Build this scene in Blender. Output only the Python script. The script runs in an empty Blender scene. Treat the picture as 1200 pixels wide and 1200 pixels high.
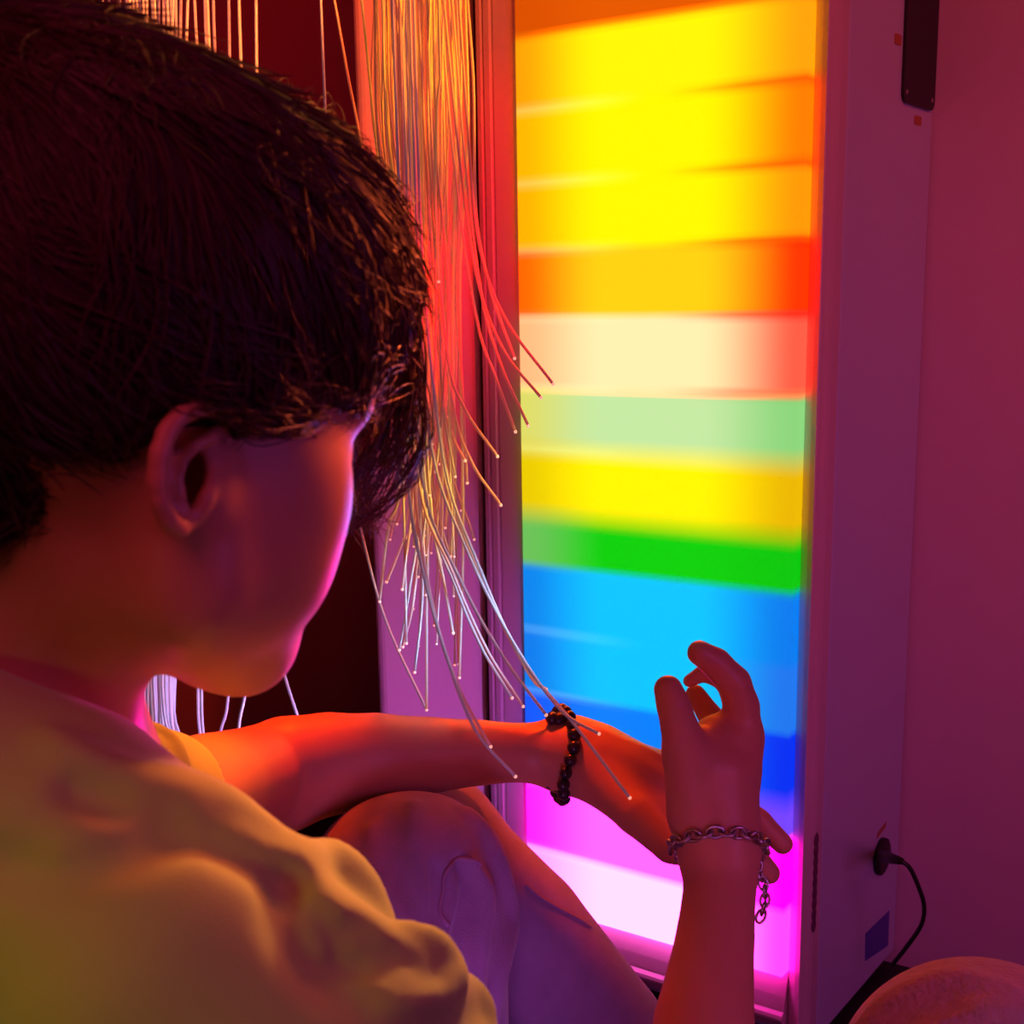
import bpy, math, random
import numpy as np
from mathutils import Vector, Matrix

S = bpy.context.scene
COL = S.collection
rnd = random.Random(7)
nr = np.random.RandomState(5)

# ------------------------------------------------------------------ camera
FPX, CX, CY = 1560.6, 588.1, 679.65
PIT, ROL, YAW = math.radians(11.81), math.radians(-1.035), math.radians(125.435)
Fv = np.array([math.cos(YAW)*math.cos(PIT), math.sin(YAW)*math.cos(PIT), -math.sin(PIT)])
R0 = np.array([math.sin(YAW), -math.cos(YAW), 0.0]); U0 = np.cross(R0, Fv)
Rv = R0*math.cos(ROL)+U0*math.sin(ROL); Uv = U0*math.cos(ROL)-R0*math.sin(ROL)
CAMZ = 0.955
C0 = np.array([0, 0, CAMZ])
BASIS = np.stack([Rv, Uv, Fv])            # rows: right, up, forward
cd = bpy.data.cameras.new('camera'); cam = bpy.data.objects.new('camera', cd); COL.objects.link(cam)
cam.matrix_world = Matrix(((Rv[0], Uv[0], -Fv[0], 0), (Rv[1], Uv[1], -Fv[1], 0), (Rv[2], Uv[2], -Fv[2], CAMZ), (0, 0, 0, 1)))
cd.sensor_width = 36; cd.lens = FPX/1200*36; cd.shift_x = (600-CX)/1200; cd.shift_y = (CY-600)/1200
cd.clip_start = 0.02
cd.dof.use_dof = True; cd.dof.focus_distance = 1.15; cd.dof.aperture_fstop = 18.0
S.camera = cam

# ------------------------------------------------------------------ world, exposure, lamps
w = bpy.data.worlds.new('world'); S.world = w; w.use_nodes = True
w.node_tree.nodes['Background'].inputs[0].default_value = (0.45, 0.05, 0.08, 1)
w.node_tree.nodes['Background'].inputs[1].default_value = 0.035
S.view_settings.view_transform = 'Standard'; S.view_settings.look = 'None'
S.view_settings.exposure = 0; S.view_settings.gamma = 1; S.view_settings.use_curve_mapping = False


def cp(px, py, d):
    """a point of the room from its bearing and its distance, in the viewer's frame (right, up, forward)"""
    return np.array([(px-CX)/FPX*d, (CY-py)/FPX*d, d])


def wo(p):
    return C0 + np.asarray(p) @ BASIS


def at(px, py, d):
    return wo(cp(px, py, d))


def lamp(name, kind, loc, target, color, power, size=0.2, spot=60, blend=1.0, size_y=None):
    l = bpy.data.lights.new(name, kind); o = bpy.data.objects.new(name, l); COL.objects.link(o)
    o.location = loc
    o.rotation_euler = (Vector(target)-Vector(loc)).to_track_quat('-Z', 'Y').to_euler()
    l.color = color; l.energy = power
    if kind == 'AREA':
        l.size = size
        if size_y: l.shape = 'RECTANGLE'; l.size_y = size_y
    else:
        l.shadow_soft_size = size
    if kind == 'SPOT': l.spot_size = math.radians(spot); l.spot_blend = blend
    return o


# unseen coloured fills, each added to tint one part of the scene
lamp('red_wall_fill', 'SPOT', (0.9, 0.5, 2.1), (-0.15, 1.78, 1.65), (1.0, 0.08, 0.05), 52, 0.3, 80)  # added to redden the upper right wall
lamp('violet_wall_fill', 'SPOT', (1.1, 0.3, 0.9), (-0.2, 1.78, 0.30), (0.80, 0.08, 0.46), 25, 0.45, 75)  # added to grade the lower wall towards violet
lamp('amber_shirt_fill', 'SPOT', tuple(wo((-0.55, -0.05, 0.02))), tuple(at(60, 1330, 0.46)), (0.92, 0.72, 0.12), 2.0, 0.06, 40)  # added fill that warms the shirt
lamp('rose_head_fill', 'AREA', tuple(wo((-0.30, 0.38, -0.02))), tuple(at(230, 560, 0.6)), (1.0, 0.065, 0.18), 1.1, 0.4)  # soft fill added from behind the viewer for head and neck
lamp('red_arm_fill', 'SPOT', tuple(at(470, -500, 1.38)), tuple(at(370, 880, 1.06)), (1.0, 0.04, 0.0), 260, 0.04, 27)  # added red spot for the forearm's top, not part of the curtain
lamp('fringe_fill', 'SPOT', tuple(at(900, 150, 0.74)), tuple(at(470, 370, 0.62)), (1.0, 0.13, 0.03), 12, 0.04, 60)  # added rim light on the fringe
lamp('crown_fill', 'SPOT', tuple(at(680, -260, 0.66)), tuple(at(350, 150, 0.60)), (1.0, 0.35, 0.05), 4, 0.04, 50)  # added to edge the crown hair with orange
lamp('shoulder_fill', 'SPOT', tuple(at(760, 420, 0.72)), tuple(at(450, 1080, 0.50)), (1.0, 0.30, 0.10), 5.5, 0.03, 42)  # added orange rim along the near shoulder
lamp('sleeve_fill', 'SPOT', tuple(at(420, 560, 0.95)), tuple(at(200, 890, 0.86)), (1.0, 0.22, 0.01), 4, 0.03, 50)  # added fill for the far sleeve
lamp('magenta_jaw_fill', 'SPOT', tuple(at(730, 800, 0.98)), tuple(at(270, 740, 0.61)), (1.0, 0.0, 0.40), 7.5, 0.05, 26)  # added magenta rim for jaw and throat, boosting the panel's glow
lamp('blue_cheek_fill', 'SPOT', tuple(at(720, 640, 0.98)), tuple(at(378, 590, 0.62)), (0.16, 0.13, 1.0), 4.5, 0.05, 20)  # added blue rim on the cheek, helping out the panel
lamp('cool_strand_fill', 'SPOT', tuple(at(1000, 640, 0.86)), tuple(at(535, 730, 1.06)), (0.40, 0.62, 1.0), 10, 0.03, 26)  # added to cool the lower strands
lamp('yellow_strand_fill', 'SPOT', tuple(at(1000, 380, 0.90)), tuple(at(510, 590, 1.08)), (1.0, 0.60, 0.06), 8, 0.03, 20)  # added to yellow the strands at mid height
lamp('red_strand_fill', 'SPOT', tuple(at(1050, 250, 0.95)), tuple(at(500, 350, 1.12)), (1.0, 0.0, 0.0), 60, 0.03, 26)  # added to redden the strand bundle
lamp('orange_bundle_fill', 'SPOT', tuple(at(1050, -250, 0.95)), tuple(at(490, 60, 1.14)), (1.0, 0.20, 0.0), 26, 0.03, 30)  # added to turn the bundle's top orange
lamp('red_pillar_fill', 'SPOT', (-0.45, 1.0, 1.7), (-1.12, 1.44, 1.02), (1.0, 0.0, 0.0), 55, 0.03, 24)  # added red light on the pillar and the left frame
lamp('orange_pillar_fill', 'SPOT', (-0.45, 1.0, 2.2), (-1.12, 1.44, 1.40), (1.0, 0.13, 0.0), 75, 0.03, 25)  # added orange light for the pillar's upper part
lamp('violet_pillar_fill', 'SPOT', (-0.5, 1.0, 0.12), (-1.12, 1.44, 0.42), (0.62, 0.13, 0.9), 26, 0.05, 40)  # added violet light for the pillar's lower part
lamp('violet_trouser_fill', 'SPOT', tuple(wo((0.02, -0.42, 0.50))), tuple(at(560, 1110, 1.0)), (0.70, 0.16, 0.9), 6.0, 0.10, 52)  # added violet fill for the trousers
lamp('violet_arm_fill', 'AREA', (0.75, 0.55, 0.95), tuple(at(860, 1050, 0.9)), (0.65, 0.10, 0.75), 1.6, 0.3)  # added side fill for the raised arm and the near fabric
lamp('corner_red_fill', 'SPOT', (-0.9, 0.3, 2.2), (-1.9, 1.78, 1.5), (1.0, 0.01, 0.03), 40, 0.1, 70)  # added red fill for the dark wall at left
lamp('orange_strand_fill', 'SPOT', tuple(at(500, -350, 1.0)), tuple(at(260, 60, 1.40)), (1.0, 0.22, 0.03), 34, 0.03, 60)  # added to colour the rear strands' tops orange
lamp('lilac_strand_fill', 'SPOT', tuple(at(640, 1000, 1.25)), tuple(at(250, 830, 1.42)), (0.55, 0.35, 1.0), 9, 0.03, 30)  # added to colour the rear strands' lower ends lilac

# ------------------------------------------------------------------ materials
def mat(name, col, rough=0.5, metal=0.0, emis=None, estr=0.0, bump=None, spec=0.5, sss=0.0, sheen=0.0, var=None, trans=0.0):
    m = bpy.data.materials.new(name); m.use_nodes = True
    nt = m.node_tree; b = nt.nodes['Principled BSDF']
    b.inputs['Base Color'].default_value = (*col, 1); b.inputs['Roughness'].default_value = rough
    b.inputs['Metallic'].default_value = metal; b.inputs['Specular IOR Level'].default_value = spec
    if sss: b.inputs['Subsurface Weight'].default_value = sss; b.inputs['Subsurface Radius'].default_value = (0.012, 0.004, 0.002); b.inputs['Subsurface Scale'].default_value = 1.0
    if sheen: b.inputs['Sheen Weight'].default_value = sheen; b.inputs['Sheen Roughness'].default_value = 0.4
    if trans: b.inputs['Transmission Weight'].default_value = trans
    if emis: b.inputs['Emission Color'].default_value = (*emis, 1); b.inputs['Emission Strength'].default_value = estr
    tc = nt.nodes.new('ShaderNodeTexCoord')
    if var:
        n = nt.nodes.new('ShaderNodeTexNoise'); n.inputs['Scale'].default_value = var[0]; n.inputs['Detail'].default_value = 4
        nt.links.new(tc.outputs['Object'], n.inputs['Vector'])
        mx = nt.nodes.new('ShaderNodeMix'); mx.data_type = 'RGBA'
        mx.inputs[6].default_value = (*[c*(1-var[1]) for c in col], 1); mx.inputs[7].default_value = (*[min(1, c*(1+var[1])) for c in col], 1)
        nt.links.new(n.outputs['Fac'], mx.inputs[0]); nt.links.new(mx.outputs[2], b.inputs['Base Color'])
    if bump:
        n2 = nt.nodes.new('ShaderNodeTexNoise'); n2.inputs['Scale'].default_value = bump[0]; n2.inputs['Detail'].default_value = 5
        nt.links.new(tc.outputs['Object'], n2.inputs['Vector'])
        bp = nt.nodes.new('ShaderNodeBump'); bp.inputs['Strength'].default_value = bump[1]; bp.inputs['Distance'].default_value = bump[2]
        nt.links.new(n2.outputs['Fac'], bp.inputs['Height']); nt.links.new(bp.outputs['Normal'], b.inputs['Normal'])
    return m


M = {}
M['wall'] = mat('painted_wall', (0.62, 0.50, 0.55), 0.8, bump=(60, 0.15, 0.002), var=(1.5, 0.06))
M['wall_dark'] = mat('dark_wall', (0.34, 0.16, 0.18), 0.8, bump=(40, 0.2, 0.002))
M['floor'] = mat('black_floor', (0.02, 0.015, 0.02), 0.6, bump=(80, 0.3, 0.002))
M['pillar'] = mat('white_pillar', (0.75, 0.62, 0.58), 0.55, bump=(30, 0.05, 0.001))
M['casing'] = mat('white_laminate', (0.52, 0.60, 0.74), 0.42, bump=(50, 0.04, 0.0006), var=(3, 0.04))
M['frame'] = mat('frame_white', (0.62, 0.50, 0.52), 0.33, bump=(60, 0.08, 0.0006), var=(8, 0.06))
M['black'] = mat('black_plastic', (0.012, 0.010, 0.012), 0.5)
M['skin'] = mat('skin', (0.64, 0.32, 0.19), 0.42, bump=(420, 0.12, 0.0006), sss=0.12, var=(30, 0.06), spec=0.4)
M['hair'] = mat('dark_brown_hair', (0.075, 0.026, 0.028), 0.45, spec=0.4)
M['hair_mass'] = mat('dark_brown_hair_mass', (0.05, 0.018, 0.022), 0.7, bump=(90, 0.5, 0.002), spec=0.2)
M['shirt'] = mat('olive_yellow_cotton', (0.50, 0.62, 0.20), 0.85, bump=(600, 0.25, 0.0006), sheen=0.25, spec=0.15, var=(9, 0.04))
M['trousers'] = mat('purple_grey_twill', (0.30, 0.23, 0.34), 0.85, bump=(700, 0.6, 0.0012), sheen=0.4, spec=0.15, var=(40, 0.25))
M['seam'] = mat('seam_thread', (0.30, 0.20, 0.30), 0.8)
M['fleece'] = mat('brushed_pink_fabric', (0.62, 0.42, 0.42), 0.95, bump=(260, 1.0, 0.003), sheen=0.3, spec=0.1, var=(120, 0.2))
M['strand'] = mat('clear_fibre', (0.60, 0.56, 0.58), 0.28, spec=0.9, emis=(1.0, 0.3, 0.05), estr=0.06)
M['strand_warm'] = mat('clear_fibre_warm', (0.60, 0.56, 0.58), 0.28, spec=0.9, emis=(1.0, 0.42, 0.03), estr=0.14)
M['strand_cool'] = mat('clear_fibre_cool', (0.60, 0.56, 0.58), 0.28, spec=0.9, emis=(0.45, 0.60, 1.0), estr=0.04)
M['strand_rose'] = mat('clear_fibre_rose', (0.60, 0.56, 0.58), 0.28, spec=0.9, emis=(1.0, 0.12, 0.04), estr=0.16)
M['strand_lilac'] = mat('clear_fibre_lilac', (0.85, 0.85, 0.85), 0.28, spec=0.9, emis=(0.65, 0.42, 1.0), estr=0.03)
M['tip'] = mat('fibre_tip', (1, 1, 1), 0.3, emis=(1.0, 0.45, 0.30), estr=0.8)
M['bead'] = mat('dark_bead', (0.03, 0.022, 0.03), 0.25)
M['steel'] = mat('steel_link', (0.55, 0.52, 0.54), 0.28, metal=1.0)
M['cord'] = mat('black_cord', (0.012, 0.010, 0.014), 0.45)
M['blue'] = mat('blue_label', (0.07, 0.06, 0.42), 0.5)
M['amber'] = mat('amber_sticker', (0.42, 0.16, 0.05), 0.5)
M['edge_mark'] = mat('dark_edge_mark', (0.12, 0.04, 0.09), 0.7)
M['cushion'] = mat('dark_cushion', (0.05, 0.03, 0.05), 0.9, bump=(200, 0.3, 0.001))

# ------------------------------------------------------------------ mesh helpers
def mesh_obj(name, V, Fc, m, parent=None, smooth=True):
    me = bpy.data.meshes.new(name)
    V = np.asarray(V, dtype=np.float32)
    if isinstance(Fc, np.ndarray):
        n = Fc.shape[1]
        me.vertices.add(len(V)); me.vertices.foreach_set('co', V.ravel())
        me.loops.add(Fc.size); me.loops.foreach_set('vertex_index', Fc.astype(np.int32).ravel())
        me.polygons.add(len(Fc)); me.polygons.foreach_set('loop_start', np.arange(0, Fc.size, n, dtype=np.int32))
        me.update(calc_edges=True); me.validate()
    else:
        me.from_pydata([tuple(map(float, v)) for v in V], [], Fc)
    o = bpy.data.objects.new(name, me); COL.objects.link(o)
    if m: me.materials.append(m)
    if smooth: me.polygons.foreach_set('use_smooth', [True]*len(me.polygons))
    if parent: o.parent = parent
    return o


def tag(o, label=None, cat=None, group=None, kind=None):
    if label: o['label'] = label
    if cat: o['category'] = cat
    if group: o['group'] = group
    if kind: o['kind'] = kind
    return o


def empty(name, loc=(0, 0, 0)):
    e = bpy.data.objects.new(name, None); COL.objects.link(e); e.location = loc; e.empty_display_size = 0.05
    return e


def part(name, V, Fc, m, parent, smooth=True):
    """a part whose coordinates are given in the room; keeps its place under an Empty that stands elsewhere"""
    off = np.array(parent.location) if parent is not None else np.zeros(3)
    return mesh_obj(name, np.asarray(V)-off, Fc, m, parent, smooth)


def box_vf(x0, x1, y0, y1, z0, z1, b=0.0):
    V = [(x0, y0, z0), (x1, y0, z0), (x1, y1, z0), (x0, y1, z0), (x0, y0, z1), (x1, y0, z1), (x1, y1, z1), (x0, y1, z1)]
    Fc = [(0, 3, 2, 1), (4, 5, 6, 7), (0, 1, 5, 4), (1, 2, 6, 5), (2, 3, 7, 6), (3, 0, 4, 7)]
    return V, Fc


def box(name, x0, x1, y0, y1, z0, z1, m, parent=None, bevel=0.0):
    V, Fc = box_vf(x0, x1, y0, y1, z0, z1)
    o = part(name, V, Fc, m, parent, False) if parent else mesh_obj(name, V, Fc, m, None, False)
    if bevel:
        md = o.modifiers.new('bevel', 'BEVEL'); md.width = bevel; md.segments = 3; md.limit_method = 'ANGLE'
        for p in o.data.polygons: p.use_smooth = True
        o.data.set_sharp_from_angle(angle=math.radians(50)) if hasattr(o.data, 'set_sharp_from_angle') else None
    return o


def spline(pts, n):
    P = np.asarray(pts, float)
    if len(P) < 3:
        t = np.linspace(0, 1, n)[:, None]; return P[0]*(1-t)+P[-1]*t
    P = np.vstack([2*P[0]-P[1], P, 2*P[-1]-P[-2]])
    segs = len(P)-3; out = []
    for u in np.linspace(0, segs-1e-6, n):
        i = int(u); t = u-i; a, b, c, d = P[i:i+4]
        out.append(0.5*((2*b)+(-a+c)*t+(2*a-5*b+4*c-d)*t*t+(-a+3*b-3*c+d)*t**3))
    return np.array(out)


def tube_vf(path, r, sides=6, caps=True):
    path = np.asarray(path, float); n = len(path)
    r = np.full(n, r) if np.isscalar(r) else np.asarray(r, float)
    T = np.gradient(path, axis=0); T /= np.linalg.norm(T, axis=1)[:, None]+1e-12
    a = np.array([0, 0, 1.0]) if abs(T[0][2]) < 0.9 else np.array([1.0, 0, 0])
    N = np.cross(T[0], a); N /= np.linalg.norm(N); V = []
    for i in range(n):
        N = N-T[i]*np.dot(N, T[i]); N /= np.linalg.norm(N)+1e-12; B = np.cross(T[i], N)
        for k in range(sides):
            t = 2*math.pi*k/sides; V.append(path[i]+r[i]*(math.cos(t)*N+math.sin(t)*B))
    Fc = []
    for i in range(n-1):
        for k in range(sides):
            k2 = (k+1) % sides
            Fc.append((i*sides+k, i*sides+k2, (i+1)*sides+k2, (i+1)*sides+k))
    if caps:
        Fc.append(tuple(range(sides))[::-1]); Fc.append(tuple(range((n-1)*sides, n*sides)))
    return V, Fc


def join_vf(parts):
    V, Fc = [], []
    for v, f in parts:
        o = len(V); V += list(v); Fc += [tuple(i+o for i in q) for q in f]
    return V, Fc


def ball_vf(c, r, nu=10, nv=7, ax=None):
    c = np.asarray(c); V = []; Fc = []
    r = np.array([r]*3) if np.isscalar(r) else np.array(r)
    ax = np.eye(3) if ax is None else ax
    for j in range(nv+1):
        ph = math.pi*j/nv
        for i in range(nu):
            th = 2*math.pi*i/nu
            V.append(c+(np.array([math.sin(ph)*math.cos(th), math.sin(ph)*math.sin(th), math.cos(ph)])*r) @ ax)
    for j in range(nv):
        for i in range(nu):
            Fc.append((j*nu+i, (j+1)*nu+i, (j+1)*nu+(i+1) % nu, j*nu+(i+1) % nu))
    return V, Fc

# ------------------------------------------------------------------ distance-field sculpting, in the viewer's frame, metres
class Field:
    def __init__(s, lo, hi, h):
        s.h = h; s.lo = np.array(lo, float); s.n = np.ceil((np.array(hi)-s.lo)/h).astype(int)+1
        s.g = np.full(s.n, 0.2, np.float32)

    def _reg(s, lo, hi):
        i0 = np.clip(np.floor((lo-s.lo)/s.h).astype(int), 0, s.n); i1 = np.clip(np.ceil((hi-s.lo)/s.h).astype(int)+1, 0, s.n)
        if (i1 <= i0).any(): return None
        ax = [(s.lo[k]+np.arange(i0[k], i1[k])*s.h).astype(np.float32) for k in range(3)]
        X = np.meshgrid(*ax, indexing='ij', sparse=True)
        return tuple(slice(i0[k], i1[k]) for k in range(3)), X

    def _mix(s, sl, d, k, cut):
        a = s.g[sl]
        if cut: a, d = -a, d
        if k > 0:
            hh = np.maximum(k-np.abs(a-d), 0)/k
            r = np.minimum(a, d)-hh*hh*k*0.25 if not cut else np.minimum(a, d)-hh*hh*k*0.25
        else: r = np.minimum(a, d)
        s.g[sl] = -r if cut else r

    def cone(s, a, b, ra, rb, k=0.01, cut=False):
        a = np.asarray(a, float); b = np.asarray(b, float); m = max(ra, rb)+k+3*s.h
        q = s._reg(np.minimum(a, b)-m, np.maximum(a, b)+m)
        if q is None: return s
        sl, X = q; ab = b-a; L = (ab @ ab)+1e-12
        t = sum((X[i]-np.float32(a[i]))*np.float32(ab[i]) for i in range(3))/np.float32(L)
        t = np.clip(t, 0, 1)
        d = np.sqrt(sum((X[i]-np.float32(a[i])-t*np.float32(ab[i]))**2 for i in range(3)))-(ra+(rb-ra)*t)
        s._mix(sl, d.astype(np.float32), k, cut); return s

    def chain(s, pts, k=0.01, cut=False):
        # the pieces of one limb join without swelling; only the finished limb blends into the rest
        P = np.array([p[0] for p in pts]); Rr_ = np.array([p[1] for p in pts]); m = Rr_.max()+k+3*s.h
        q = s._reg(P.min(0)-m, P.max(0)+m)
        if q is None: return s
        sl, X = q; best = None
        for i in range(len(pts)-1):
            a = P[i]; ab = P[i+1]-a; L = (ab @ ab)+1e-12
            t = np.clip(sum((X[j]-np.float32(a[j]))*np.float32(ab[j]) for j in range(3))/np.float32(L), 0, 1)
            d = np.sqrt(sum((X[j]-np.float32(a[j])-t*np.float32(ab[j]))**2 for j in range(3)))-(Rr_[i]+(Rr_[i+1]-Rr_[i])*t)
            d = d.astype(np.float32)
            if best is None: best = d
            else:
                kk = 0.004; hh = np.maximum(kk-np.abs(best-d), 0)/kk; best = np.minimum(best, d)-hh*hh*kk*0.12
        s._mix(sl, best, k, cut); return s

    def ell(s, c, r, ax=None, k=0.01, cut=False):
        c = np.asarray(c, float); r = np.asarray(r, float); ax = np.eye(3) if ax is None else ax
        m = r.max()+k+3*s.h; q = s._reg(c-m, c+m)
        if q is None: return s
        sl, X = q; D = [X[i]-np.float32(c[i]) for i in range(3)]
        L = [sum(D[j]*np.float32(ax[i][j]) for j in range(3)) for i in range(3)]
        k0 = np.sqrt(sum((L[i]/r[i])**2 for i in range(3))); k1 = np.sqrt(sum((L[i]/r[i]**2)**2 for i in range(3)))+1e-9
        d = k0*(k0-1)/k1
        s._mix(sl, d.astype(np.float32), k, cut); return s

    def mesh(s, relax=2):
        g = s.g; sg = g < 0; n = np.array(g.shape)
        c = np.zeros(tuple(n-1), np.int8)
        for dx in (0, 1):
            for dy in (0, 1):
                for dz in (0, 1): c += sg[dx:n[0]-1+dx, dy:n[1]-1+dy, dz:n[2]-1+dz]
        act = np.argwhere((c > 0) & (c < 8)); idx = np.full(tuple(n-1), -1, np.int32)
        idx[tuple(act.T)] = np.arange(len(act))
        acc = np.zeros((len(act), 3)); cnt = np.zeros(len(act))
        cor = [np.array(q) for q in ((0, 0, 0), (1, 0, 0), (0, 1, 0), (1, 1, 0), (0, 0, 1), (1, 0, 1), (0, 1, 1), (1, 1, 1))]
        for i in range(8):
            for j in range(i+1, 8):
                if np.abs(cor[i]-cor[j]).sum() != 1: continue
                va = g[tuple((act+cor[i]).T)]; vb = g[tuple((act+cor[j]).T)]
                x = (va < 0) != (vb < 0); t = np.where(x, va/(va-vb+1e-20), 0)[:, None]
                acc += np.where(x[:, None], cor[i]+(cor[j]-cor[i])*t, 0); cnt += x
        V = act+acc/cnt[:, None]
        quads = []
        for ax in range(3):
            o = [0, 1, 2]; o.remove(ax); u, v = o
            sa = [slice(1, -1)]*3; sa[ax] = slice(0, -1); sb = list(sa); sb[ax] = slice(1, None)
            A = sg[tuple(sa)]; B = sg[tuple(sb)]
            for flip in (0, 1):
                e = np.argwhere((A & ~B) if not flip else (~A & B))
                e = e+np.array([0 if k == ax else 1 for k in range(3)])
                du = np.zeros(3, int); du[u] = 1; dv = np.zeros(3, int); dv[v] = 1
                q = np.stack([idx[tuple((e-du-dv).T)], idx[tuple((e-dv).T)], idx[tuple(e.T)], idx[tuple((e-du).T)]], 1)
                if (flip == 1) ^ (ax == 1): q = q[:, ::-1]
                quads.append(q)
        Q = np.vstack(quads); Q = Q[(Q >= 0).all(1)]
        for _ in range(relax):
            A = np.zeros_like(V); c = np.zeros(len(V))
            for a, b in ((0, 1), (1, 2), (2, 3), (3, 0)):
                np.add.at(A, Q[:, a], V[Q[:, b]]); np.add.at(A, Q[:, b], V[Q[:, a]])
                np.add.at(c, Q[:, a], 1); np.add.at(c, Q[:, b], 1)
            V = V*0.5+0.5*A/np.maximum(c, 1)[:, None]
        return V*s.h+s.lo, Q

    def hit(s, px, py, d0, d1):
        D = np.linspace(d0, d1, 160); q = s.sample(np.array([cp(px, py, d) for d in D]))
        i = np.argmax(q < 0) if (q < 0).any() else int(np.argmin(q))
        return D[i]

    def fold(s, pts, d0, d1, k=0.02, cut=False, sink=0.45):
        P = spline([(*p,) for p in pts], len(pts)*4)
        D = np.array([s.hit(p[0], p[1], d0, d1) for p in P])
        for _ in range(2): D[1:-1] = (D[:-2]+2*D[1:-1]+D[2:])/4
        out = []
        for p, d in zip(P, D):
            r = max(p[2], 1)*d/FPX; out.append((cp(p[0], p[1], d+(r*sink if not cut else -r*sink)), r))
        s.chain(out, k, cut)

    def sample(s, P):
        u = (np.asarray(P)-s.lo)/s.h; u = np.clip(u, 0, s.n-1.001); i = u.astype(int); f = u-i; r = 0
        for dx in (0, 1):
            for dy in (0, 1):
                for dz in (0, 1):
                    w_ = (f[:, 0] if dx else 1-f[:, 0])*(f[:, 1] if dy else 1-f[:, 1])*(f[:, 2] if dz else 1-f[:, 2])
                    r = r+w_*s.g[i[:, 0]+dx, i[:, 1]+dy, i[:, 2]+dz]
        return r

    def grad(s, P):
        e = s.h; G = np.stack([s.sample(P+np.eye(3)[k]*e)-s.sample(P-np.eye(3)[k]*e) for k in range(3)], 1)
        return G/(np.linalg.norm(G, axis=1)[:, None]+1e-9)


def K(px, py, d, rpx):
    return (cp(px, py, d), rpx*d/FPX)


def field_obj(name, fields, m, parent=None, relax=2):
    Vs, Qs, o = [], [], 0
    for f in fields:
        V, Q = f.mesh(relax); Vs.append(V @ BASIS+C0); Qs.append(Q+o); o += len(V)
    return mesh_obj(name, np.vstack(Vs), np.vstack(Qs), m, parent)

# ------------------------------------------------------------------ room shell
def struct(o): o['kind'] = 'structure'; return o


XL, XR, XO, XI, YF, YB = -0.9905, -0.6064, -0.5759, -1.0600, 1.45, 1.779
def zc(z): return CAMZ+z                      # height above the floor from height relative to eye level


struct(box('floor', -3.2, 1.8, -1.5, 1.9, -0.05, 0, M['floor']))
struct(box('wall_back', XO-0.02, 1.8, YB+0.001, YB+0.1, 0, 2.6, M['wall']))
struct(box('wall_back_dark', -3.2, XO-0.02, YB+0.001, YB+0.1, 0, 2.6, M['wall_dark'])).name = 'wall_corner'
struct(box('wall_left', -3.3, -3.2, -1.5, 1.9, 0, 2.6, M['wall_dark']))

# white pillar turned towards the light box
def pillar():
    a = np.array([-1.078, 1.475]); dirv = np.array([-0.80, -0.60]); nrm = np.array([-0.60, 0.80])
    L = 0.155; D = 0.16
    b = a+dirv*L; c = b+nrm*D; d = a+nrm*D
    V = [(*p, 0) for p in (a, b, c, d)]+[(*p, 2.6) for p in (a, b, c, d)]
    Fc = [(3, 2, 1, 0), (4, 5, 6, 7), (0, 1, 5, 4), (1, 2, 6, 5), (2, 3, 7, 6), (3, 0, 4, 7)]
    o = mesh_obj('trim_1', V, Fc, M['pillar'], None, False)
    md = o.modifiers.new('bevel', 'BEVEL'); md.width = 0.012; md.segments = 4
    struct(o)


pillar()

# ------------------------------------------------------------------ light box
ZB, ZT = 0.022, 1.72
box_root = empty('light_box', ((XI+XO)/2, (YF+YB)/2, 0))
tag(box_root, 'tall white light box with rainbow striped glowing front against the wall', 'light box')
box('casing', XI, XO, YF+0.03, YB-0.002, ZB, ZT, M['casing'], box_root, 0.006)
ZS0, ZS1 = zc(-0.833), 1.62


def frame_bar(a, b, prof, m, name):
    """a moulding: a profile (offset across, y) swept straight from a to b"""
    pass


def molding(name, x0, x1, z0, z1, inner):
    # vertical or horizontal bars with stepped grooves; inner = side on which the diffuser lies
    V, Fc = [], []
    W = (x1-x0) if inner in 'LR' else (z1-z0)
    prof = [(0, YF+0.03), (0, YF+0.004), (0.06, YF-0.001), (0.16, YF-0.003), (0.20, YF+0.002), (0.24, YF-0.003), (0.36, YF-0.003),
            (0.40, YF+0.001), (0.44, YF-0.002), (0.93, YF+0.001), (0.97, YF+0.003), (1.0, YF+0.012), (1.0, YF+0.03)]
    if inner in 'LT':
        prof = [(0, YF+0.03), (0, YF+0.010), (0.06, YF+0.003), (0.16, YF-0.003), (0.22, YF-0.008), (0.27, YF-0.0095), (0.32, YF-0.008), (0.36, YF-0.002), (0.40, YF-0.002),
                (0.6, YF+0.001), (0.85, YF+0.007), (1.0, YF+0.011), (1.0, YF+0.03)]
    for e in (0, 1):
        for t, y in prof:
            if inner == 'R': V.append((x0+W*t, y, (z0, z1)[e]))
            elif inner == 'L': V.append((x1-W*t, y, (z0, z1)[e]))
            elif inner == 'T': V.append(((x0, x1)[e], y, z0+W*t))
            else: V.append(((x0, x1)[e], y, z1-W*t))
    n = len(prof)
    for i in range(n):
        j = (i+1) % n; q = (i, j, n+j, n+i)
        Fc.append(q if inner in 'LB' else q[::-1])
    Fc.append(tuple(range(n))); Fc.append(tuple(range(n, 2*n))[::-1])
    return part(name, V, Fc, M['frame'], box_root, False)


molding('frame', XI, XL, ZB, ZT, 'R')
molding('frame', XR, XO+0.0, ZB, ZT, 'L')
molding('frame', XL-0.0, XR+0.0, ZB+0.02, ZS0, 'T')
molding('frame', XL, XR, ZS1, ZT, 'B')

# diffuser: lit strips of LEDs behind it, one colour to a row
def lin(c): c = c/255; return c/12.92 if c <= 0.04045 else ((c+0.055)/1.055)**2.4


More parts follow.
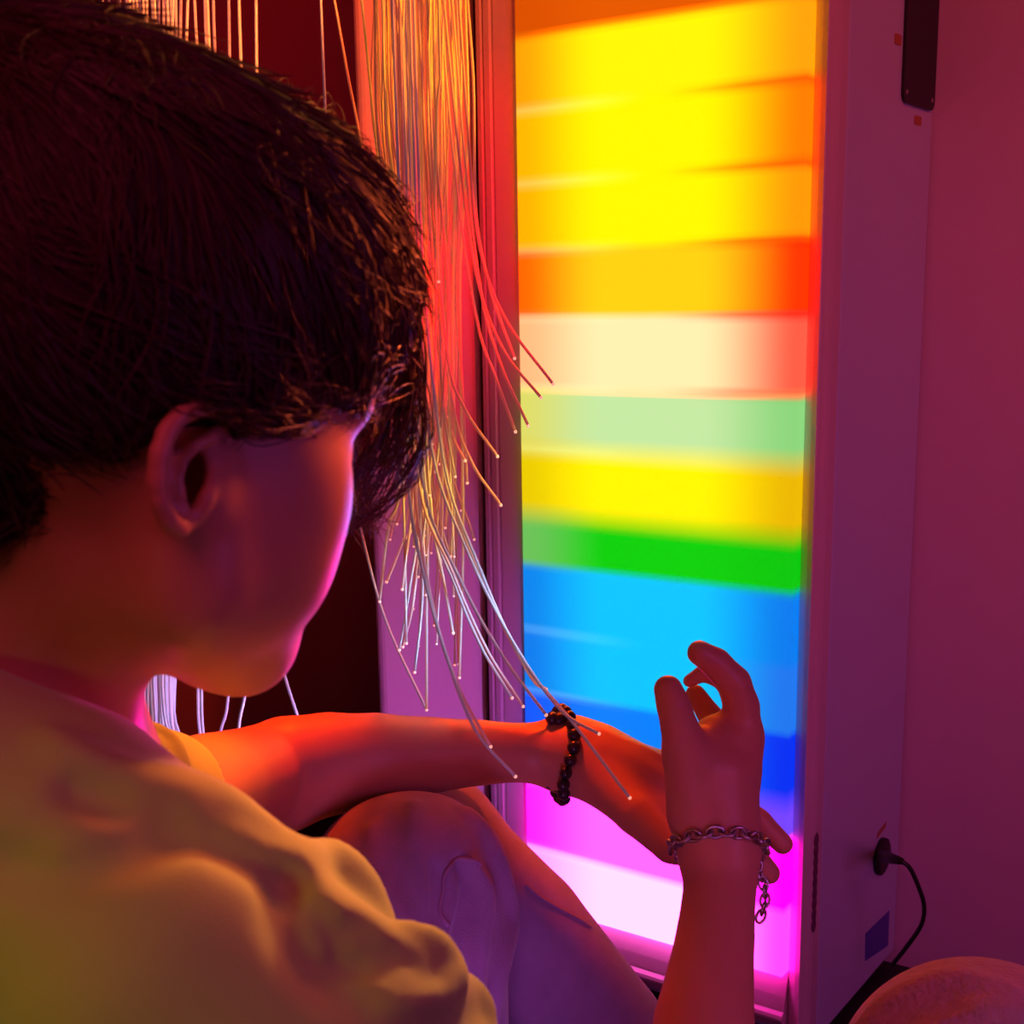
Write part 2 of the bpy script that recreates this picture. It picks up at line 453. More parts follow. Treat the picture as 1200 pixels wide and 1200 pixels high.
def C3(r, g, b, k=(1, 1, 1)): return (lin(r)*k[0], lin(g)*k[1], lin(b)*k[2])


Rr = 12.0
# rows from the top: lower edge (height relative to eye), left, centre, right
rows = [
    (0.317, C3(190, 80, 0, (1.4, 1, 1)), C3(200, 90, 0, (1.4, 1, 1)), C3(205, 90, 0, (1.4, 1, 1))),
    (0.233, C3(240, 165, 5, (1.5, 1, 1)), C3(255, 250, 5, (Rr*.7, 1, 1)), C3(242, 165, 10, (1.5, 1, 1))),
    (0.145, C3(244, 185, 0, (1.5, 1, 1)), C3(255, 252, 0, (Rr, 1, 1)), C3(255, 128, 0, (3, 1, 1))),
    (0.063, C3(244, 180, 0, (2, 1, 1)), C3(255, 252, 0, (Rr, 1, 1)), C3(248, 155, 5, (3, 1, 1))),
    (-0.020, C3(255, 105, 0, (3, 1, 1)), C3(244, 212, 18, (Rr, 1, 1)), C3(255, 55, 0, (5, 1, 1))),
    (-0.110, C3(248, 190, 130, (2, 1, 1)), C3(255, 243, 178, (Rr, 1, 1)), C3(255, 95, 70, (4, 1, 1))),
    (-0.188, C3(225, 222, 105), C3(200, 236, 165), C3(140, 215, 125)),
    (-0.275, C3(238, 205, 0), C3(252, 250, 0, (1.2, 1, 1)), C3(238, 185, 0)),
    (-0.344, C3(110, 195, 90), C3(5, 210, 10), C3(0, 200, 10)),
    (-0.432, C3(0, 135, 240), C3(5, 200, 240, (1, 1, 1.3)), C3(0, 125, 240)),
    (-0.518, C3(0, 125, 240), C3(5, 200, 240, (1, 1, 1.3)), C3(30, 120, 240)),
    (-0.605, C3(10, 90, 240, (1, 1, 1.3)), C3(0, 130, 240, (1, 1, 1.5)), C3(0, 50, 225, (1, 1, 1.2))),
    (-0.655, C3(190, 70, 240, (1, 1, 1.5)), C3(150, 85, 240, (1, 1, 1.5)), C3(120, 70, 230, (1, 1, 1.5))),
    (-0.745, C3(255, 40, 235, (7, 1, 5)), C3(246, 110, 240, (8, 1, 5)), C3(255, 5, 225, (7, 1, 5))),
    (-0.833, C3(248, 165, 245, (7, 1, 5)), C3(252, 225, 252, (8, 1, 5)), C3(255, 75, 225, (8, 1, 5))),
]
SC = 14.0


def screen_material():
    m = bpy.data.materials.new('glowing_diffuser'); m.use_nodes = True; nt = m.node_tree
    b = nt.nodes['Principled BSDF']; b.inputs['Base Color'].default_value = (0.02, 0.02, 0.02, 1); b.inputs['Specular IOR Level'].default_value = 0.1; b.inputs['Roughness'].default_value = 0.5
    tc = nt.nodes.new('ShaderNodeTexCoord'); sp = nt.nodes.new('ShaderNodeSeparateXYZ'); nt.links.new(tc.outputs['Generated'], sp.inputs[0])
    H = ZS1-ZS0
    ramps = []
    for c in (1, 2, 3):
        r = nt.nodes.new('ShaderNodeValToRGB'); cr = r.color_ramp; cr.interpolation = 'LINEAR'
        stops = []; top = ZS1
        for row in rows:
            lo = zc(row[0]); soft = 0.005 if row[0] not in (-0.275, -0.188, -0.605) else 0.016
            stops.append(((top-(0.0 if top == ZS1 else psoft)-ZS0)/H, row[c]))
            stops.append(((lo+soft-ZS0)/H, row[c])); top = lo; psoft = soft
        stops = sorted(stops, key=lambda s: s[0])
        stops[0] = (0.0, stops[0][1])
        cr.elements[0].position = stops[0][0]; cr.elements[1].position = 1.0
        for p, _ in stops[1:-1]: cr.elements.new(min(max(p, 0), 0.9999))
        for e, (p, col) in zip(cr.elements, stops): e.color = (*[min(1, x/SC) for x in col], 1)
        nt.links.new(sp.outputs['Z'], r.inputs['Fac']); ramps.append(r)
    def mr(a, b_, inv=False):
        n = nt.nodes.new('ShaderNodeMapRange'); n.interpolation_type = 'SMOOTHSTEP'
        n.inputs['From Min'].default_value = a; n.inputs['From Max'].default_value = b_
        nt.links.new(sp.outputs['X'], n.inputs['Value']); return n
    a = mr(0.0, 0.34); b2 = mr(0.66, 1.0)
    m1 = nt.nodes.new('ShaderNodeMix'); m1.data_type = 'RGBA'; m2 = nt.nodes.new('ShaderNodeMix'); m2.data_type = 'RGBA'
    nt.links.new(a.outputs[0], m1.inputs[0]); nt.links.new(ramps[0].outputs[0], m1.inputs[6]); nt.links.new(ramps[1].outputs[0], m1.inputs[7])
    nt.links.new(b2.outputs[0], m2.inputs[0]); nt.links.new(m1.outputs[2], m2.inputs[6]); nt.links.new(ramps[2].outputs[0], m2.inputs[7])
    lr = nt.nodes.new('ShaderNodeValToRGB'); cr = lr.color_ramp; cr.interpolation = 'LINEAR'
    st = []
    for zb in (0.233, 0.145, 0.063, -0.020, -0.110, -0.188, -0.432, -0.518, -0.745):
        c = (zc(zb)-ZS0)/H; st += [(c-0.0065, 0), (c, 1), (c+0.0045, 0)]
    st.sort(); cr.elements[0].position = 0; cr.elements[0].color = (0, 0, 0, 1); cr.elements[1].position = 1; cr.elements[1].color = (0, 0, 0, 1)
    for p, v in st:
        e = cr.elements.new(p); e.color = (v, v, v, 1)
    nt.links.new(sp.outputs['Z'], lr.inputs['Fac'])
    def math_(op, x, y):
        n = nt.nodes.new('ShaderNodeMath'); n.operation = op
        for i_, v in enumerate((x, y)):
            if isinstance(v, (int, float)): n.inputs[i_].default_value = v
            else: nt.links.new(v, n.inputs[i_])
        return n.outputs[0]
    left = math_('MULTIPLY', lr.outputs[0], math_('SUBTRACT', 1.0, mr(0.1, 0.5).outputs[0]))
    right = math_('MULTIPLY', math_('MULTIPLY', lr.outputs[0], mr(0.5, 0.85).outputs[0]), 0.75)
    up_ = nt.nodes.new('ShaderNodeMix'); up_.data_type = 'RGBA'; up_.blend_type = 'ADD'
    up_.inputs[7].default_value = (0.005, 0.010, 0.006, 1)
    nt.links.new(left, up_.inputs[0]); nt.links.new(m2.outputs[2], up_.inputs[6])
    dn_ = nt.nodes.new('ShaderNodeMix'); dn_.data_type = 'RGBA'; dn_.blend_type = 'MULTIPLY'
    dn_.inputs[7].default_value = (0.9, 0.12, 0.12, 1)
    hi_ = nt.nodes.new('ShaderNodeMath'); hi_.operation = 'GREATER_THAN'; hi_.inputs[1].default_value = (zc(-0.15)-ZS0)/H
    nt.links.new(sp.outputs['Z'], hi_.inputs[0])
    nt.links.new(math_('MULTIPLY', right, hi_.outputs[0]), dn_.inputs[0]); nt.links.new(up_.outputs[2], dn_.inputs[6])
    nt.links.new(dn_.outputs[2], b.inputs['Emission Color']); b.inputs['Emission Strength'].default_value = SC
    return m


M['screen'] = screen_material()
V, Fc = box_vf(XL+0.0005, XR-0.0005, YF-0.009, YF+0.02, ZS0+0.0005, ZS1)
# the diffuser stands a little proud of its frame
part('diffuser', V, Fc, M['screen'], box_root, False)


def side_pt(px, py, off=0.0):
    r = (cp(px, py, 1.0)) @ BASIS; t = (XO+off)/r[0]; return C0+r*t


def plate(name, pts, thick, m, parent, rounded=0.0):
    """a thin plate on the side face through 4 (y, z) corners"""
    P = np.array(pts, float)
    n = len(P); V = [(XO+0.0002, y, z) for y, z in P]+[(XO+thick, y, z) for y, z in P]
    Fc = [tuple(range(n)), tuple(range(n, 2*n))[::-1]]+[(i, n+i, n+(i+1) % n, (i+1) % n) for i in range(n)]
    return part(name, V, Fc, m, parent, False)


def rrect(y0, y1, z0, z1, r):
    P = []
    for cy, cz, a0 in ((y1-r, z1-r, 0), (y0+r, z1-r, 90), (y0+r, z0+r, 180), (y1-r, z0+r, 270)):
        for k in range(5):
            a = math.radians(a0+k*22.5); P.append((cy+r*math.cos(a), cz+r*math.sin(a)))
    return P


vent = plate('vent_plate', rrect(1.652, 1.768, zc(0.226), zc(0.52), 0.012), 0.004, M['black'], box_root)
for y, z in ((1.662, 0.238), (1.757, 0.238), (1.664, 0.35), (1.757, 0.5)):
    part('screw', *ball_vf((XO+0.004, y, zc(z)), (0.0015, 0.003, 0.003), 8, 6), M['steel'], box_root)
plate('sticker', rrect(1.622, 1.645, zc(0.288), zc(0.300), 0.003), 0.0008, M['amber'], box_root)
plate('sticker', rrect(1.704, 1.73, zc(0.205), zc(0.216), 0.003), 0.0008, M['amber'], box_root)
a_, b_ = side_pt(1027, 983), side_pt(1037, 970)
plate('sticker', [(a_[1], a_[2]), (b_[1], b_[2]), (b_[1]+0.004, b_[2]+0.008), (a_[1]+0.004, a_[2]+0.008)], 0.0008, M['amber'], box_root)
q = [side_pt(*p) for p in ((1013.5, 1126), (1040, 1108), (1041.5, 1067), (1014, 1094))]
plate('rating_label', [(p[1], p[2]) for p in q], 0.001, M['blue'], box_root)
sc = []
for k in range(9):
    p = side_pt(956.5, 985+k*12); sc.append(ball_vf((XO-0.001, YF+0.012, p[2]), (0.0032, 0.006, 0.011), 8, 6))
part('dark_marks', *join_vf(sc), M['edge_mark'], box_root)  # row of small dark blobs along the frame's right edge
# socket and cord
so = side_pt(1031, 1003)
V, Fc = tube_vf([so+np.array([0, 0, 0]), so+np.array([0.006, 0, 0]), so+np.array([0.008, 0, 0])], [0.026, 0.026, 0.022], 24)
part('socket', V, Fc, M['black'], box_root)
s0 = side_pt(1034, 1003, 0.01)
cordroot = empty('power_cord', (s0[0], s0[1], 0)); tag(cordroot, 'thin black power cord plugged into the side of the white light box', 'cable')
e1 = at(1056, 1009, 1.60)
V, Fc = tube_vf([s0, s0*0.5+e1*0.5, e1], [0.009, 0.007, 0.0042], 12)
part('plug', V, Fc, M['cord'], cordroot)
path = spline([e1, at(1066, 1017, 1.60), at(1076, 1038, 1.61), at(1083, 1062, 1.63), at(1079, 1085, 1.66), at(1062, 1110, 1.69), at(1046, 1130, 1.72)], 40)
path[-1][2] = max(path[-1][2], 0.004); path[:, 2] = np.maximum(path[:, 2], 0.004)
path[:, 1] = np.minimum(path[:, 1], YB-0.005)
V, Fc = tube_vf(path, 0.0028, 8)
part('cord', V, Fc, M['cord'], cordroot)

# ------------------------------------------------------------------ the person
UPc = BASIS @ np.array([0, 0, 1.0])
dep = np.array([0, 0, 1.0]); dep = dep-UPc*(dep @ UPc); dep /= np.linalg.norm(dep)
rig = np.cross(UPc, dep); rig /= np.linalg.norm(rig)
if rig[0] < 0: rig = -rig
HYAW, HT, HS = math.radians(47), math.radians(20), 0.92
fh = rig*math.cos(HYAW)+dep*math.sin(HYAW); lf = -rig*math.sin(HYAW)+dep*math.cos(HYAW)
hf = fh*math.cos(HT)-UPc*math.sin(HT); hu = fh*math.sin(HT)+UPc*math.cos(HT); hr = -lf
HC = cp(228, 562, 0.485)+lf*0.066+UPc*0.021+rig*0.018
AX = np.stack([hf, hu, hr])


def hp(f, u, r): return HC+(hf*f+hu*u+hr*r)*HS


def head_field():
    F = Field((-0.33, -0.34, 0.36), (0.0, 0.24, 0.82), 0.0017)
    e = lambda c, r, k=0.01, cut=False: F.ell(hp(*c), np.array(r)*HS, AX, k, cut)
    e((-0.015, 0.045, 0), (0.097, 0.088, 0.074))
    e((0.045, 0.058, 0), (0.055, 0.055, 0.060), 0.03)
    e((0.030, -0.030, 0), (0.060, 0.072, 0.056), 0.03)
    for s in (-1, 1):
        F.cone(hp(0.004, -0.040, s*0.050), hp(0.015, -0.070, s*0.046), 0.018*HS, 0.016*HS, 0.02)
        F.cone(hp(0.015, -0.070, s*0.046), hp(0.072, -0.088, s*0.012), 0.016*HS, 0.016*HS, 0.025)
        F.ell(hp(0.056, -0.018, s*0.040), np.array((0.026, 0.024, 0.022))*HS, AX, 0.025)
        F.ell(hp(0.058, -0.050, s*0.034), np.array((0.028, 0.030, 0.024))*HS, AX, 0.02)
        F.cone(hp(0.083, 0.030, s*0.010), hp(0.072, 0.028, s*0.042), 0.013*HS, 0.012*HS, 0.018)
        F.cone(hp(0.101, -0.029, s*0.009), hp(0.099, -0.029, s*0.011), 0.008*HS, 0.008*HS, 0.006)
    e((0.040, -0.070, 0), (0.050, 0.026, 0.040), 0.02)
    for s in (-1, 1): F.ell(hp(0.034, -0.030, s*0.044), np.array((0.036, 0.048, 0.019))*HS, AX, 0.02)
    for s in (-1, 1): F.ell(hp(0.034, -0.056, s*0.036), np.array((0.036, 0.026, 0.018))*HS, AX, 0.02)
    F.cone(hp(0.074, -0.090, -0.012), hp(0.074, -0.090, 0.012), 0.017*HS, 0.017*HS, 0.02)
    e((0.078, -0.055, 0), (0.020, 0.020, 0.026), 0.015)
    F.cone(hp(0.088, 0.018, 0), hp(0.112, -0.020, 0), 0.0085*HS, 0.0105*HS, 0.012)
    F.cone(hp(0.094, -0.051, -0.013), hp(0.094, -0.051, 0.013), 0.0065*HS, 0.0065*HS, 0.006)
    F.cone(hp(0.092, -0.062, -0.011), hp(0.092, -0.062, 0.011), 0.0070*HS, 0.0070*HS, 0.006)
    for s in (-1, 1):
        F.ell(hp(0.092, 0.010, s*0.032), np.array((0.014, 0.011, 0.016))*HS, AX, 0.012, True)
        F.ell(hp(0.078, 0.009, s*0.031), np.array((0.0125, 0.0125, 0.0125))*HS, AX, 0.003)
        F.cone(hp(0.090, 0.004, s*0.022), hp(0.084, 0.004, s*0.042), 0.002, 0.002, 0.003)
    # neck, throat and the muscle that runs from behind the ear to the collarbone
    F.chain([K(100, 630, 0.55, 120), K(0, 800, 0.585, 136), K(-30, 930, 0.61, 165)], 0.02)
    F.cone(hp(0.005, -0.058, 0), cp(20, 830, 0.61), 0.024, 0.030, 0.015)
    F.cone(cp(165, 690, 0.52), cp(92, 880, 0.575), 0.012, 0.011, 0.014)
    F.cone(cp(92, 880, 0.575), cp(130, 945, 0.66), 0.011, 0.013, 0.014)
    # shoulders and chest under the shirt
    F.chain([K(-20, 930, 0.61, 150), K(150, 1090, 0.52, 130)], 0.05)
    F.chain([K(-20, 930, 0.61, 150), K(90, 930, 0.74, 85)], 0.05)
    # right ear
    ds = F.hit(228, 560, 0.38, 0.60)
    E_ = lambda px, py, off, r: K(px, py, ds-off, r)
    F.ell(cp(222, 556, ds+0.004), (0.014, 0.022, 0.010), None, 0.008)
    F.chain([E_(*r) for r in [(264, 486, .002, 6), (250, 480, .012, 8), (230, 480, .019, 10), (211, 487, .024, 11), (196, 505, .027, 12), (187, 532, .028, 12.5), (184, 562, .027, 12.5), (188, 590, .024, 12), (198, 611, .019, 12.5), (211, 620, .012, 12)]], 0.0015)
    F.chain([E_(190, 560, .014, 12), E_(195, 595, .012, 12), E_(206, 612, .006, 11)], 0.003)
    F.chain([E_(192, 515, .014, 12), E_(190, 560, .014, 12)], 0.003)
    F.chain([E_(264, 494, .000, 8), E_(248, 512, .008, 9), E_(228, 522, .012, 8), E_(214, 540, .013, 7), E_(210, 575, .013, 6.5), E_(216, 600, .010, 7)], 0.002)
    F.chain([E_(246, 562, .003, 8), E_(241, 584, .006, 9), E_(231, 602, .006, 8), E_(219, 616, .008, 9)], 0.003)
    F.ell(cp(225, 556, ds+0.002), (0.0062, 0.0100, 0.014), None, 0.003, True)
    F.chain([E_(222, 590, .004, 5), E_(216, 606, .006, 4)], 0.003, True)
    print('EAR', ds)
    # left ear
    L = lambda f, u, r: hp(f, u, r)
    F.chain([(L(0.0, 0.02, -0.074), 0.004), (L(-0.018, 0.025, -0.082), 0.004), (L(-0.026, 0.005, -0.084), 0.004), (L(-0.015, -0.022, -0.078), 0.004), (L(-0.002, -0.03, -0.074), 0.005)], 0.004)
    F.ell(L(-0.01, 0, -0.074), (0.014, 0.022, 0.007), AX, 0.008)
    return F


def left_arm_field():
    F = Field(cp(40, 1060, 0.75)*0+np.array((-0.30, -0.30, 0.66)), (0.27, -0.075, 1.22), 0.0018)
    F.chain([K(80, 950, .74, 92), K(165, 955, .85, 82), K(245, 928, .93, 68), K(305, 908, 1.0, 58), K(335, 903, 1.02, 63), K(385, 895, 1.04, 59.5),
             K(440, 888, 1.055, 52), K(500, 885, 1.07, 44.5), K(560, 882, 1.085, 38), K(610, 882, 1.095, 34), K(660, 883, 1.10, 35)], 0.03)
    F.ell(cp(322, 935, 1.03), (0.030, 0.026, 0.03), None, 0.02)
    # back of the hand: four metacarpals
    kn = [(812, 908, 1.125), (816, 930, 1.10), (812, 955, 1.07), (800, 978, 1.045)]
    wr = [(668, 874, 1.115), (672, 880, 1.105), (674, 888, 1.095), (674, 895, 1.085)]
    for k_, w_ in zip(kn, wr): F.cone(cp(*w_), cp(*k_), 0.020, 0.0125, 0.018)
    F.chain([K(660, 884, 1.10, 35), K(700, 890, 1.10, 36), K(735, 908, 1.09, 36)], 0.02)
    # thumb, curled under the palm
    F.chain([(cp(690, 905, 1.075), 0.017), (cp(745, 955, 1.04), 0.0155), (cp(785, 993, 1.02), 0.012), (cp(822, 1003, 1.01), 0.0105)], 0.012)
    # fingers: little, ring, middle, index
    F.chain([(cp(812, 908, 1.125), 0.0105), (cp(850, 930, 1.14), 0.0088), (cp(868, 950, 1.145), 0.008), (cp(876, 966, 1.14), 0.0072)], 0.004)
    F.chain([(cp(816, 930, 1.10), 0.0115), (cp(862, 942, 1.11), 0.0105), (cp(890, 962, 1.11), 0.0098), (cp(917, 989, 1.11), 0.0088)], 0.004)
    F.chain([(cp(812, 955, 1.07), 0.012), (cp(852, 975, 1.075), 0.0108), (cp(880, 998, 1.075), 0.0098), (cp(901, 1023, 1.075), 0.0092)], 0.004)
    F.chain([(cp(800, 978, 1.045), 0.0115), (cp(835, 998, 1.035), 0.0102), (cp(850, 1015, 1.03), 0.0092), (cp(858, 1030, 1.03), 0.0082)], 0.004)
    # tendons
    F.cone(cp(700, 868, 1.085), cp(772, 893, 1.085), 0.0035, 0.0045, 0.012)
    F.cone(cp(705, 880, 1.075), cp(790, 918, 1.07), 0.0035, 0.0045, 0.012)
    return F


def right_arm_field():
    F = Field((-0.02, -0.52, 0.48), (0.24, -0.03, 1.06), 0.0016)
    F.chain([K(842, 985, .93, 43), K(844, 1035, .915, 41.5), K(838, 1100, .89, 45), K(825, 1200, .85, 58), K(808, 1310, .80, 66), K(790, 1420, .74, 66)], 0.03)
    F.chain([K(790, 1420, .74, 66), K(480, 1330, .53, 120)], 0.03)
    # palm, seen along its thumb edge
    F.chain([K(842, 985, .93, 43), K(838, 945, .93, 46), K(838, 905, .935, 50), K(846, 878, .94, 42)], 0.02)
    F.cone(cp(812, 950, .925), cp(806, 880, .915), 0.0165, 0.0165, 0.015)
    F.cone(cp(858, 950, .94), cp(870, 860, .94), 0.0125, 0.0125, 0.015)
    F.cone(cp(850, 950, .96), cp(862, 880, .985), 0.016, 0.014, 0.015)
    # thumb
    F.chain([(cp(806, 885, .915), 0.0155), (cp(797, 855, .905), 0.0128), (cp(789, 826, .90), 0.0112), (cp(783, 808, .90), 0.0098)], 0.008)
    # web between thumb and index
    F.cone(cp(820, 880, .925), cp(846, 880, .935), 0.010, 0.011, 0.010)
    # index
    F.chain([(cp(870, 862, .94), 0.0132), (cp(869, 828, .935), 0.0125), (cp(860, 800, .93), 0.0118), (cp(839, 777, .925), 0.0104), (cp(820, 765, .92), 0.0088)], 0.006)
    # middle
    F.chain([(cp(874, 870, .965), 0.012), (cp(866, 820, .975), 0.0100), (cp(848, 795, .985), 0.0085), (cp(824, 789, .99), 0.0060), (cp(808, 798, .99), 0.0050)], 0.003)
    # ring
    F.chain([(cp(868, 880, .985), 0.0115), (cp(853, 866, 1.005), 0.0100), (cp(833, 840, 1.01), 0.0092), (cp(815, 814, 1.01), 0.0078)], 0.003)
    # little
    F.chain([(cp(862, 895, 1.0), 0.010), (cp(868, 865, 1.02), 0.0085), (cp(858, 850, 1.03), 0.0078), (cp(848, 858, 1.03), 0.0072)], 0.003)
    return F


def leg_fields():
    F = Field((-0.42, -0.95, 0.45), (0.25, -0.14, 1.45), 0.0052)
    return F


LF, RF = left_arm_field(), right_arm_field()


def on(field, p, off):
    p = np.array(p, float)[None]
    for _ in range(14): p = p-field.grad(p)*(field.sample(p)[:, None]-off)*0.8
    return p[0]


person = field_obj('person', [head_field(), LF, RF], M['skin'])
tag(person, 'person in olive yellow T-shirt sitting with head bowed, one hand raised before the light box', 'person')

# T-shirt
def shirt_field():
    F = Field((-0.46, -0.62, 0.36), (0.03, -0.015, 0.98), 0.0026)
    # back, trapezius, shoulders
    F.chain([K(-120, 1000, .62, 260), K(60, 1500, .64, 400)], 0.05)
    F.chain([K(-140, 930, .53, 180), K(-60, 940, .515, 172), K(60, 980, .51, 158), K(190, 1118, .505, 196), K(330, 1238, .51, 188), K(478, 1350, .53, 170), K(488, 1358, .53, 168)], 0.02)
    F.chain([K(-30, 935, .60, 150), K(40, 930, .68, 120), K(95, 940, .75, 98), K(150, 948, .83, 97), K(176, 948, .86, 95)], 0.03)
    F.chain([K(120, 1150, .62, 200), K(120, 1500, .66, 300)], 0.05)
    f = lambda pts, k=0.02, cut=False: F.fold(pts, 0.30, 0.60, k, cut)
    f([(60, 868, 6), (105, 898, 12), (160, 916, 13), (215, 920, 12), (262, 945, 10)], 0.012)
    f([(60, 1010, 5), (120, 985, 12), (185, 950, 18), (245, 945, 18), (300, 972, 15), (345, 1003, 8)], 0.014)
    f([(270, 985, 5), (320, 1012, 10), (350, 1008, 14), (385, 1008, 24), (420, 1038, 24), (450, 1080, 12)], 0.010)
    f([(350, 1050, 10), (385, 1090, 34), (440, 1130, 38), (490, 1165, 20)], 0.022)
    f([(420, 1150, 6), (475, 1160, 16), (530, 1160, 24), (560, 1180, 20)], 0.010)
    f([(480, 1090, 8), (512, 1108, 16), (532, 1140, 12)], 0.010)
    f([(90, 925, 6), (150, 942, 12), (200, 940, 10)], 0.012, True)
    f([(225, 985, 5), (280, 1000, 13), (330, 1028, 12), (350, 1034, 6)], 0.010, True)
    f([(335, 1040, 5), (340, 1080, 11), (380, 1135, 12), (425, 1165, 8)], 0.014, True)
    f([(425, 1128, 4), (465, 1146, 8), (515, 1140, 7)], 0.008, True)
    f([(0, 1015, 5), (60, 1020, 9), (130, 1000, 8), (190, 985, 5)], 0.018, True)
    for x0, y0 in ((380, 1075), (400, 1100), (425, 1090), (445, 1125), (405, 1130), (470, 1120)):
        f([(x0-12, y0-6, 3), (x0, y0, 5), (x0+16, y0+8, 3)], 0.006, True)
    g = lambda pts, k=0.004: F.fold(pts, 0.66, 0.95, k, False, 0.0)
    g([(146, 850, 7), (180, 856, 9), (205, 876, 10), (218, 912, 9)])
    g([(142, 862, 5), (168, 884, 7), (192, 894, 6)])
    g([(143, 875, 5), (152, 890, 6), (164, 910, 6)])
    F.fold([(150, 868, 4), (176, 878, 6), (200, 900, 6)], 0.66, 0.95, 0.005, True)
    F.fold([(150, 880, 4), (170, 900, 5), (176, 916, 5)], 0.66, 0.95, 0.005, True)
    # neck opening
    F.chain([K(110, 640, .55, 150), K(15, 815, .58, 148), K(5, 850, .59, 128)], 0.006, True)
    F.cone(cp(150, 700, .60), cp(75, 872, .61), 0.036, 0.040, 0.006, True)
    # sleeve openings
    F.cone(cp(700, 1480, .57), cp(520, 1375, .535), 0.050, 0.046, 0.004, True)
    F.cone(cp(320, 935, .98), cp(190, 952, .87), 0.045, 0.047, 0.004, True)
    return F


field_obj('t_shirt', [shirt_field()], M['shirt'], person, 1)

# trousers and bare feet hidden under them
def trousers_field():
    F = Field((-0.46, -0.93, 0.42), (0.28, -0.13, 1.42), 0.0036)
    hip = np.array((-0.23, -0.60, 0.66))
    F.ell(hip+np.array((0, 0.02, 0.02)), (0.17, 0.14, 0.17), None, 0.04)
    kn = cp(474, 1048, 1.0)
    F.cone(hip+np.array((0.08, 0.0, -0.02)), kn, 0.088, 0.066, 0.04)
    F.chain([(kn, 0.070), K(490, 1130, 1.0, 105), K(500, 1300, 1.02, 98), K(540, 1560, 1.07, 80), K(560, 1700, 1.1, 74)], 0.03)
    F.ell(cp(505, 1005, 1.01), (0.036, 0.034, 0.05), None, 0.03)
    k2 = cp(492, 995, 1.13)
    F.cone(hip+np.array((-0.04, 0.0, 0.08)), k2, 0.088, 0.066, 0.04)
    F.chain([(k2, 0.066), K(600, 1100, 1.17, 90), K(700, 1216, 1.2, 82), K(760, 1480, 1.24, 76), K(790, 1640, 1.27, 72)], 0.02)
    f = lambda pts, k=0.014, cut=False: F.fold(pts, 0.80, 1.12, k, cut)
    g = lambda pts, k=0.006: F.fold(pts, 0.80, 1.0, k, True, 0.1)
    h = lambda pts, k=0.006: F.fold(pts, 0.80, 1.0, k, False, 0.15)
    h([(548, 955, 9), (572, 985, 12), (588, 1030, 13), (596, 1080, 13), (584, 1140, 12), (568, 1210, 12)], 0.010)
    h([(484, 945, 5), (486, 1000, 7), (498, 1060, 7), (504, 1120, 5)], 0.012)
    h([(436, 975, 5), (452, 1040, 7), (476, 1085, 5)], 0.012)
    h([(552, 1012, 7), (568, 1045, 12), (566, 1085, 11), (560, 1150, 10), (566, 1210, 9)], 0.005)
    g([(536, 1008, 5), (550, 1032, 12), (550, 1060, 13), (540, 1100, 12), (542, 1150, 13), (546, 1210, 13)], 0.005)
    g([(512, 1020, 4), (514, 1060, 7), (506, 1110, 6)], 0.010)
    return F


TF = trousers_field()
trousers = field_obj('trousers', [TF], M['trousers'], person, 1)


def seam_on(field, pts, r, name='seam', n=60):
    P = spline([cp(*p) for p in pts], n)
    for _ in range(12):
        P = P-field.grad(P)*field.sample(P)[:, None]*0.8
    V, Fc = tube_vf(P @ BASIS+C0, r, 6)
    return mesh_obj(name, V, Fc, M['seam'], trousers)


seam_on(TF, [(587, 998, .95), (550, 1000, .94), (527, 1022, .93), (517, 1055, .93), (508, 1090, .93)], 0.0018)
seam_on(TF, [(598, 1040, 1.12), (630, 1054, 1.12), (668, 1068, 1.13), (702, 1082, 1.15)], 0.0013)

# ------------------------------------------------------------------ hair
def hair_field():
    F = Field((-0.36, -0.08, 0.34), (0.02, 0.29, 0.80), 0.0026)
    F.ell(cp(195, 345, .565), (0.098, 0.088, 0.102), None, 0.02)
    F.ell(cp(58, 252, .535), (0.085, 0.080, 0.085), None, 0.02)
    F.ell(cp(10, 420, .53), (0.085, 0.085, 0.085), None, 0.03)
    F.ell(cp(328, 335, .60), (0.058, 0.074, 0.085), None, 0.015)
    F.ell(cp(408, 350, .62), (0.028, 0.044, 0.050), None, 0.015)
    F.ell(hp(-0.022, 0.050, 0), np.array((0.110, 0.094, 0.088))*HS, AX, 0.015)
    F.ell(hp(0.0, -0.075, 0), np.array((0.10, 0.06, 0.10))*HS, AX, 0.02, True)
    F.chain([K(110, 470, .50, 75), K(40, 545, .505, 60), K(-60, 590, .51, 60)], 0.03)
    F.chain([K(200, 440, .475, 42), K(290, 445, .50, 46), K(370, 415, .545, 40)], 0.02)
    # ear left free, face left free
    F.ell(cp(222, 575, .46), (0.020, 0.026, 0.028), None, 0.012, True)
    F.ell(cp(385, 515, .56), (0.018, 0.015, 0.05), None, 0.01, True)
    F.ell(cp(330, 610, .53), (0.040, 0.034, 0.06), None, 0.02, True)
    return F


HF = hair_field()
hair = field_obj('hair', [HF], M['hair_mass'], person, 3)
hair['label'] = 'dark brown tousled hair'

